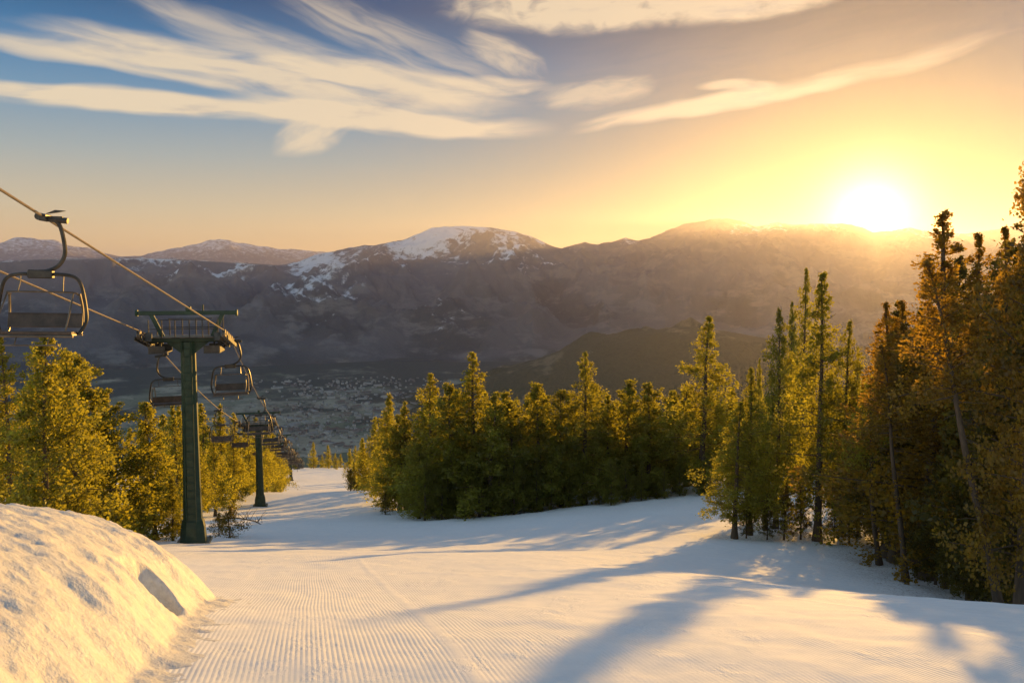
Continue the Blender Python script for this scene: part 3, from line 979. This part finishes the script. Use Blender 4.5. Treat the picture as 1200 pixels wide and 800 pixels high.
    for px in (888, 982):
        d = TR.uniform(38, 46); j = px + TR.uniform(-5, 5)
        plant(j, d, TR.uniform(400, 436), 'near', 'conifer standing behind the front trees of the right clump', 'trees behind the right clump', wscale=.5)
    for px, d, h in ((905, 30.5, 1.9), (925, 30.6, 2.3), (945, 31, 2.6), (985, 30.2, 2.2), (1003, 30, 2.8), (880, 31, 2.0)):
        plant(px, d, 0, 'shade', 'spindly shaded sapling under the right clump', 'saplings under the right clump', h=h, name='sapling')
    # leaning stems between the clump and the dark wood
    plant(1040, 25, 440, 'lean', 'thin leaning tree with dark bare stem standing on the open snow', 'right hand wood', lean=(0, -5), name='leaning_tree')
    plant(1072, 21.2, 400, 'leanrust', 'dark stemmed leaning tree at the left edge of the right hand wood', 'right hand wood', lean=(0, -8), name='leaning_tree')
    plant(1190, 15.3, 290, 'leanrust', 'long leaning tree with pale bare trunk near the right picture edge', 'right hand wood', lean=(0, -14), name='leaning_tree', i=1)
    GW = 'right hand wood'
    for px, d, yt, k, lab, ws in (
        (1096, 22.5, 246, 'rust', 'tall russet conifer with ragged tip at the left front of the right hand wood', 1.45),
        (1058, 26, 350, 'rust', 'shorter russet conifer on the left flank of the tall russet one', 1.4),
        (1047, 27, 352, 'rust', 'russet conifer added on the outer left edge of the right hand wood for its shade', 1.2),  # added to shade the snow at the lower right
        (1052, 32, 352, 'shade', 'dark conifer added behind the outer left russet one for its shade', 1.2),  # second added tree, deepening the lower right shade
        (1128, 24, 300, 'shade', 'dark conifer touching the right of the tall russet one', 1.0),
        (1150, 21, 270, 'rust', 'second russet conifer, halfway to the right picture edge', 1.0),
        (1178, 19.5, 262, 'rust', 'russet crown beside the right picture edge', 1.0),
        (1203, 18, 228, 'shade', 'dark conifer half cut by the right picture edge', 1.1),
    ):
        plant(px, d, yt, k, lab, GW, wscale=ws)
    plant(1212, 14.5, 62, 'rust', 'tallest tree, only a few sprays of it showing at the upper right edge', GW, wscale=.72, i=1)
    for px, d, yt in ((1085, 27, 390), (1112, 28, 370), (1135, 29, 350), (1160, 27, 340), (1185, 26, 320), (1210, 25, 330), (1240, 24, 300), (1105, 33, 420), (1150, 35, 400), (1200, 34, 390), (1075, 30, 430), (1230, 19, 330),
                      (1260, 17, 320), (1300, 20, 300), (1250, 31, 380), (1330, 17, 260), (1120, 20.5, 480), (1148, 19, 500), (1170, 18.5, 470), (1200, 16.5, 460), (1096, 23, 520)):
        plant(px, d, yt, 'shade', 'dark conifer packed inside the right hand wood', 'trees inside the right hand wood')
    for px, d, yt in ((1046, 29, 400), (1058, 31, 380), (1072, 33, 375), (1052, 36, 400), (1082, 25, 360), (1066, 28, 410), (1085, 37, 390), (1060, 42, 395), (1090, 45, 390)):
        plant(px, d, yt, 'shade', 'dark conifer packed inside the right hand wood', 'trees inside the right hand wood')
    for px, d, h in ((1085, 22.2, 2.4), (1108, 21, 2.6), (1128, 19.8, 2.2), (1152, 18.6, 2.5), (1098, 24, 3), (1140, 22, 3), (1168, 18, 2), (1210, 16, 2.2)):
        plant(px, d, 0, 'shade', 'thin dark sapling at the snowy edge of the right hand wood', 'saplings at the edge of the right hand wood', h=h, name='sapling')
    # shrubs
    for px, d, h, lab in ((262, 39, 1.5, 'dark leafless looking shrub right of the green pylon'), (250, 41, 1.1, 'low shrub behind the foot of the green pylon'), (408, 90, 2.4, 'small dark shrub on the snow at the left tip of the far clump'),
                          (449, 62, 1.6, 'dark shrub on the snow at the left tip of the middle grove')):
        plant(px, d, 0, 'bush', lab, None, h=h, name='shrub', cat='shrub', wscale=1.0)


build_trees()


def needle_litter():
    me = bpy.data.objects['snow_slope'].data
    n = len(me.vertices); co = np.empty(n * 3, np.float32); me.vertices.foreach_get('co', co); co = co.reshape(-1, 3)
    lit = np.zeros(n, np.float32); well = np.zeros(n, np.float32)
    for o in TREES:
        r = 1.1 + .08 * (o.scale.z * 10)
        d2 = (co[:, 0] - o.location.x) ** 2 + (co[:, 1] - o.location.y) ** 2
        k = d2 < 16
        lit[k] += np.exp(-d2[k] / (r * r)) * .7
        well[k] = np.maximum(well[k], np.exp(-d2[k] / .35) * .16)
    a = me.attributes.new('litter', 'FLOAT', 'POINT'); a.data.foreach_set('value', np.clip(lit, 0, 1))
    co[:, 2] -= well
    me.vertices.foreach_set('co', co.ravel()); me.update()


needle_litter()

# ------------------------------------------------------------------ chairlift
GAUGE = 3.2


def wheel(c, r, w, name, parent, mat):
    m = MB(); n = 18; secs = []
    for xx, rr in ((-w / 2, r * .55), (-w / 2, r), (-w * .28, r), (-w * .12, r * .86), (w * .12, r * .86), (w * .28, r), (w / 2, r), (w / 2, r * .55)):
        secs.append([(c[0] + xx, c[1] + rr * math.cos(2 * math.pi * k / n), c[2] + rr * math.sin(2 * math.pi * k / n)) for k in range(n)])
    m.prism(secs)
    m.tube([(c[0] - w * .8, c[1], c[2]), (c[0] + w * .8, c[1], c[2])], r * .18, 8)
    return m.build(name, mat, parent, smooth=True)


def make_tower(base, hgt, rz, slope, label):
    t = empty('lift_pylon', base, rz)
    tag(t, label, 'lift pylon', 'pylons of the chairlift')
    hc = hgt
    m = MB()
    def ring(r_, z, n=8): return [(r_ * math.cos(2 * math.pi * (k + .5) / n), r_ * math.sin(2 * math.pi * (k + .5) / n), z) for k in range(n)]
    m.prism([ring(.40, 1.0), ring(.36, 2.4), ring(.325, hc * .6), ring(.30, hc - .12)]); m.build('pole', M_GREEN, t)
    m = MB(); m.prism([ring(.60, -.5), ring(.56, .0), ring(.50, .75), ring(.44, 1.02), ring(.405, 1.05)]); m.build('pole_foot', M_GREEN, t)
    m = MB(); m.box((0, 0, .02), (1.35, 1.25, .10))
    for sx in (-1, 1):
        for sy in (-1, 1): m.tube([(sx * .58, sy * .53, .03), (sx * .58, sy * .53, .14)], .03, 6)
    m.build('base_plate', M_GREEN, t)
    m = MB(); m.box((0, 0, hc), (3.30, .34, .26))
    for s in (-1, 1):                                        # gussets under the beam
        m.prism([[(s * .24, y, hc - .12), (s * .85, y, hc - .12), (s * .24, y, hc - .62)] for y in (-.05, .05)])
    m.build('crossarm', M_GREEN, t)
    m = MB(); m.box((0, 0, hc + 1.08), (3.95, .16, .17)); m.tube([(-1.99, 0, hc + 1.08), (-1.90, 0, hc + 1.08)], .14, 8); m.tube([(1.90, 0, hc + 1.08), (1.99, 0, hc + 1.08)], .14, 8)
    m.box((.05, 0, hc + 1.26), (.20, .2, .2)); m.tube([(.62, 0, hc + 1.1), (.62, 0, hc + 1.42)], .03, 6)
    m.build('lifting_beam', M_GREEN, t)
    for s in (-1, 1):
        m = MB(); m.prism([[(s * .98 + dx, dy, hc + .12) for dx, dy in ((-.09, -.07), (.09, -.07), (.09, .07), (-.09, .07))], [(s * 1.38 + dx, dy, hc + 1.0) for dx, dy in ((-.09, -.07), (.09, -.07), (.09, .07), (-.09, .07))]])
        m.build('strut', M_GREEN, t)
    # walkway with rails
    m = MB()
    for yy in (-.55, .55): m.box((0, yy, hc + .10), (2.9, .40, .05))
    m.build('catwalk', M_DARK, t)
    m = MB()
    for yy in (-.75, .75):
        for xx in (-1.35, -.85, -.35, .2, .7, 1.3): m.tube([(xx, yy, hc + .1), (xx, yy, hc + .82)], .022, 6)
        m.tube([(-.9, yy, hc + .82), (.85, yy, hc + .82)], .02, 6); m.tube([(-1.35, yy, hc + .45), (1.3, yy, hc + .45)], .018, 6)
    m.build('railing', M_DARK, t)
    m = MB()
    for xx in (-.19, .19): m.tube([(xx, -.42, .9), (xx, -.42, hc + .05)], .022, 6)
    for k in range(int((hc - 1) / .33)): m.tube([(-.19, -.42, 1.0 + k * .33), (.19, -.42, 1.0 + k * .33)], .014, 5)
    m.build('ladder', M_GREEN, t)
    for s in (-1, 1):
        q = MB(); ang = -math.atan(slope)
        M3 = Matrix.Rotation(ang, 3, 'X')
        x0 = s * GAUGE / 2
        for dx in (-.10, .10): q.box((x0 + dx * 1.5, 0, hc - .14), (.05, 2.7, .16), M3)
        q.box((x0 - s * .22, 0, hc - .08), (.40, .3, .2))
        for yy in (-1.0, 1.0): q.box(Vector((x0 - s * .30, 0, hc - .05)) + M3 @ Vector((0, yy, 0)), (.25, .09, .35), M3)
        sh = q.build('sheave_beam', M_DARK, t)
        for k in range(6):
            c = Vector((x0, 0, hc + .02)) + M3 @ Vector((0, -1.2 + k * .48, 0))
            wheel(c, .19, .12, 'sheave_wheel', sh, M_WARM)
        # service basket hanging inside the sheaves
        q = MB(); x1 = s * 1.05
        q.box((x1, -.1, hc - .52), (.62, 1.5, .05)); 
        for yy in (-.8, .6): q.box((x1, yy, hc - .38), (.62, .04, .30))
        q.box((x1 + s * .30, -.1, hc - .40), (.04, 1.4, .24)); q.tube([(x1, -.1, hc - .5), (x1, -.1, hc - .1)], .04, 6)
        q.build('service_basket', M_DARK, t)
    return t


TW = [(227, 637, 33, 397), (305, 593, 75, 497), (327, 583, 120, 518), (341, 566, 190, 531), (349, 557, 243, 540)]
TOW = []
P_ = [at(a, b, d) for a, b, d, _ in TW]
for i, (a, b, d, yt) in enumerate(TW):
    base = P_[i].copy(); base.z = gz(base.x, base.y)
    top = at(a, yt, d).z
    nxt = P_[i + 1] if i < len(P_) - 1 else P_[i] + (P_[i] - P_[i - 1])
    prv = P_[i - 1] if i > 0 else P_[0] + Vector((.149, -1, 0)) * 30
    dr = (nxt - prv); ang = math.atan2(-dr.x, dr.y)
    TOW.append((base, top - base.z, ang, top))
LAB = ['tall dark green lift pylon in front, left of the piste', 'second lift pylon, green and half as tall in view, on the piste edge', 'third lift pylon, thin and dark, its foot behind the snow crest',
       'fourth lift pylon, standing on the lower snow tongue', 'last and smallest lift pylon at the end of the piste']
for i, (base, hgt, ang, top) in enumerate(TOW):
    make_tower(base, hgt, ang, (.20, .245, .25, .23, .2)[i], LAB[i])

# ropes run over the sheaves
ROPE = {}
for s, nm, lab in ((1, 'right', 'right-hand steel haul rope running down over the pylons, nearest chair on it'), (-1, 'left', 'left-hand steel haul rope, lower in the picture, running down over the pylons')):
    nodes = []
    for base, hgt, ang, top in TOW:
        off = Matrix.Rotation(ang, 3, 'Z') @ Vector((s * GAUGE / 2, 0, 0))
        nodes.append(Vector((base.x + off.x, base.y + off.y, top + .22)))
    # uphill span, over the viewer's left shoulder
    if s == 1: a = at(0, 222, 14.2)
    else: a = at(0, 318, 20.2)
    d0 = (a - nodes[0]); start = nodes[0] + d0 * ((33 + 45) / -d0.y)
    end = nodes[-1] + (nodes[-1] - nodes[-2]).normalized() * 25
    pts = []; allp = [start] + nodes + [end]
    for j in range(len(allp) - 1):
        A_, B_ = allp[j], allp[j + 1]; L = (B_ - A_).length; N = 40
        sag = 0.0 if j == 0 else min(.9, L * .012)
        for k in range(N + (j == len(allp) - 2)):
            t = k / N; p = A_.lerp(B_, t); p.z -= sag * 4 * t * (1 - t); pts.append(p)
    ROPE[nm] = pts
    m = MB(); m.tube(pts, .028, 7); o = m.build('haul_rope', M_ROPE, None, smooth=True)
    tag(o, lab, 'haul rope', 'ropes of the chairlift')


def rope_at(nm, y):
    pts = ROPE[nm]
    for a, b in zip(pts, pts[1:]):
        if a.y <= y <= b.y:
            return a.lerp(b, (y - a.y) / (b.y - a.y))
    return pts[-1]


def bez(p, n=10):
    out = []
    for i in range(len(p) - 1):
        P0 = Vector(p[max(i - 1, 0)]); P1 = Vector(p[i]); P2 = Vector(p[i + 1]); P3 = Vector(p[min(i + 2, len(p) - 1)])
        for k in range(n):
            t = k / n
            out.append(.5 * ((2 * P1) + (-P0 + P2) * t + (2 * P0 - 5 * P1 + 4 * P2 - P3) * t * t + (-P0 + 3 * P1 - 3 * P2 + P3) * t ** 3))
    out.append(Vector(p[-1])); return out


def make_chair():
    """origin at the rope; hangs down; local +Y is downhill, riders face -Y (uphill); the hanger bows out to +X"""
    t = empty('lift_chair', (0, 0, 0))
    # grip
    m = MB(); m.box((.0, 0, .0), (.14, .34, .13)); m.tube([(-.08, -.12, .02), (-.08, .12, .02)], .075, 10)
    m.box((.16, 0, -.02), (.34, .10, .11)); m.tube([(.10, 0, -.02), (.42, 0, -.05)], .06, 8)
    m.prism([[(.02, -.04, .08), (.20, -.04, .16), (.38, -.04, .15), (.22, -.04, .11)], [(.02, .04, .08), (.20, .04, .16), (.38, .04, .15), (.22, .04, .11)]])
    m.build('grip', M_DARK, t)
    # curved hanger
    m = MB(); m.tube(bez([(.16, 0, -.03), (.27, 0, -.15), (.34, 0, -.45), (.35, 0, -.72), (.24, 0, -.93), (.03, 0, -1.05), (-.22, 0, -1.08)]), .042, 8)
    m.build('hanger', M_DARK, t, smooth=True)
    m = MB(); m.box((-.10, 0, -1.12), (.46, .16, .17)); m.build('hanger_clamp', M_DARK, t)
    # the bow: rounded frame in which the seat hangs, wider at the bottom
    cx = -.08
    bow = [(cx - .72, -.16, -2.31), (cx - .80, -.08, -2.14), (cx - .83, -.02, -1.95), (cx - .76, 0, -1.45), (cx - .66, 0, -1.21), (cx - .44, 0, -1.125), (cx, 0, -1.12), (cx + .44, 0, -1.125), (cx + .66, 0, -1.21), (cx + .76, 0, -1.45), (cx + .83, -.02, -1.95), (cx + .80, -.08, -2.14), (cx + .72, -.16, -2.31)]
    m = MB(); m.tube(bez(bow, 6), .036, 8); m.build('frame', M_DARK, t, smooth=True)
    m = MB()
    for k in range(3): m.box((cx, -.40 + k * .155, -2.27 - .012 * k), (1.40, .145, .06))
    m.build('seat', M_SEAT, t)
    m = MB(); m.box((cx, .12, -2.06), (1.40, .05, .26), Matrix.Rotation(R(-12), 3, 'X')); m.tube([(cx - .70, .15, -1.92), (cx + .70, .15, -1.92)], .026, 7)
    m.build('backrest', M_SEAT, t)
    m = MB()
    for s in (-1, 1):
        m.tube(bez([(cx + s * .66, .10, -1.50), (cx + s * .69, .17, -1.85), (cx + s * .69, .08, -2.27), (cx + s * .69, -.46, -2.31)], 6), .024, 7)
    m.tube([(cx - .73, -.47, -2.33), (cx + .73, -.47, -2.33)], .028, 7); m.tube([(cx - .70, .10, -2.33), (cx + .70, .10, -2.33)], .022, 7)
    m.build('seat_frame', M_WARM, t, smooth=True)
    m = MB()
    m.tube(bez([(cx - .63, .10, -1.52), (cx - .59, -.1, -1.475), (cx, -.12, -1.47), (cx + .59, -.1, -1.475), (cx + .63, .10, -1.52)], 6), .018, 6)
    for s in (-1, 1):
        m.tube([(cx + s * .61, -.08, -1.47), (cx + s * .64, -.42, -1.95), (cx + s * .60, -.50, -2.22)], .018, 6)
        m.tube([(cx + s * .42, -.10, -1.47), (cx + s * .40, -.03, -1.30), (cx + s * .40, 0, -1.15)], .014, 5)
    m.build('restraint_bar', M_WARM, t, smooth=True)
    m = MB()
    for s in (-1, 1): m.tube([(cx + s * .3, -.46, -2.33), (cx + s * .3, -.58, -2.50)], .014, 6)
    m.tube([(cx - .5, -.58, -2.50), (cx + .5, -.58, -2.50)], .017, 6); m.build('foot_rest', M_WARM, t, smooth=True)
    return t


ORD = ['first', 'second', 'third', 'fourth', 'fifth', 'sixth', 'seventh', 'eighth', 'ninth', 'tenth', 'eleventh', 'twelfth', 'thirteenth', 'fourteenth', 'fifteenth', 'sixteenth', 'seventeenth', 'eighteenth', 'nineteenth', 'twentieth']
proto = None
chairs = [('right', 16.0, 'nearest and largest empty lift chair, black tube frame against the sky'),
          ('right', 34.6, 'empty lift chair hanging just right of the tall green pylon'), ('left', 36.6, 'empty lift chair hanging just left of the tall green pylon')]
for side, y0 in (('right', 52.0), ('left', 58.0)):
    y = y0; k = 0
    while y < 236:
        if all(abs(y - tw[2]) > 2.2 for tw in TW):
            chairs.append((side, y, f'empty lift chair, {ORD[k]} below the tall green pylon on the {side}-hand rope' if False else f'{ORD[k]} empty lift chair beyond those flanking the tall green pylon, {side}-hand rope')); k += 1
        y += 14.5
for i, (side, y, lab) in enumerate(chairs):
    c = proto = make_chair() if proto is None else proto
    if i: c = copy_tree(proto)
    p = rope_at(side, y)
    c.location = p
    ang = TOW[0][2] if y < 33 else TOW[1][2]
    if y < 33: ang = math.atan(.149)
    c.rotation_euler = (0, R(random.Random(i).uniform(-1.5, 1.5)), ang + (math.pi if side == 'left' else 0))
    tag(c, lab, 'lift chair', 'empty chairs of the chairlift')

# ------------------------------------------------------------------ small things on the snow
def piste_sign(px, py, d, label, h, w):
    p = at(px, py, d); p.z = gz(p.x, p.y)
    t = empty('piste_sign', p, .2); tag(t, label, 'sign')
    m = MB(); m.tube([(0, 0, -.2), (0, 0, h)], .05, 8); m.build('post', M_DARK, t)
    m = MB(); m.box((0, -.06, h - .35), (w, .05, .6)); m.build('board', M_DARK, t)


piste_sign(339, 574, 170, 'small dark sign standing on the snow right of the third pylon', 1.6, 1.5)
piste_sign(348.5, 560, 225, 'tiny dark sign by the last pylon on the far snow', 2.2, 1.0)


def fallen_branch():
    m = MB(); r = random.Random(3)
    p = at(280, 606, 52); z0 = gz(p.x, p.y)
    base = [Vector((p.x - 1.6, p.y, z0 + .25)), Vector((p.x - .4, p.y + .2, z0 + .35)), Vector((p.x + .9, p.y, z0 + .2)), Vector((p.x + 1.7, p.y - .2, z0 - .05))]
    m.tube(bez([tuple(b) for b in base], 5), [.06 - .04 * k / 15 for k in range(16)], 6)
    for _ in range(26):
        t = r.random(); q = base[0].lerp(base[3], t) + Vector((0, 0, .12 + .15 * math.sin(t * 3)))
        e = q + Vector((r.uniform(-.6, .6), r.uniform(-.5, .5), r.uniform(.1, .8)))
        m.tube([q, q.lerp(e, .5) + Vector((0, 0, .06)), e], [.02, .013, .006], 5)
    tag(m.build('fallen_branch', M_BARK), 'bare fallen branch on the snow between the first two pylons', 'branch')


fallen_branch()

# ------------------------------------------------------------------ air
def haze():
    m = bpy.data.materials.new('haze'); m.use_nodes = True; T = NT(m.node_tree)
    v = T.new('ShaderNodeVolumePrincipled'); v.inputs['Color'].default_value = HAZE_COLOR
    v.inputs['Density'].default_value = HAZE_DENSITY; v.inputs['Anisotropy'].default_value = HAZE_G
    o = T.new('ShaderNodeOutputMaterial'); T.l.new(v.outputs[0], o.inputs['Volume'])
    b = MB(); x0, x1, y0, y1, z0, z1 = -32000, 22000, -900, 32500, -1300, 1290
    b.add([(x, y, z) for x in (x0, x1) for y in (y0, y1) for z in (z0, z1)], [(0, 1, 3, 2), (4, 6, 7, 5), (0, 4, 5, 1), (2, 3, 7, 6), (0, 2, 6, 4), (1, 5, 7, 3)])
    o = b.build('haze', m); tag(o, kind='stuff')


haze()
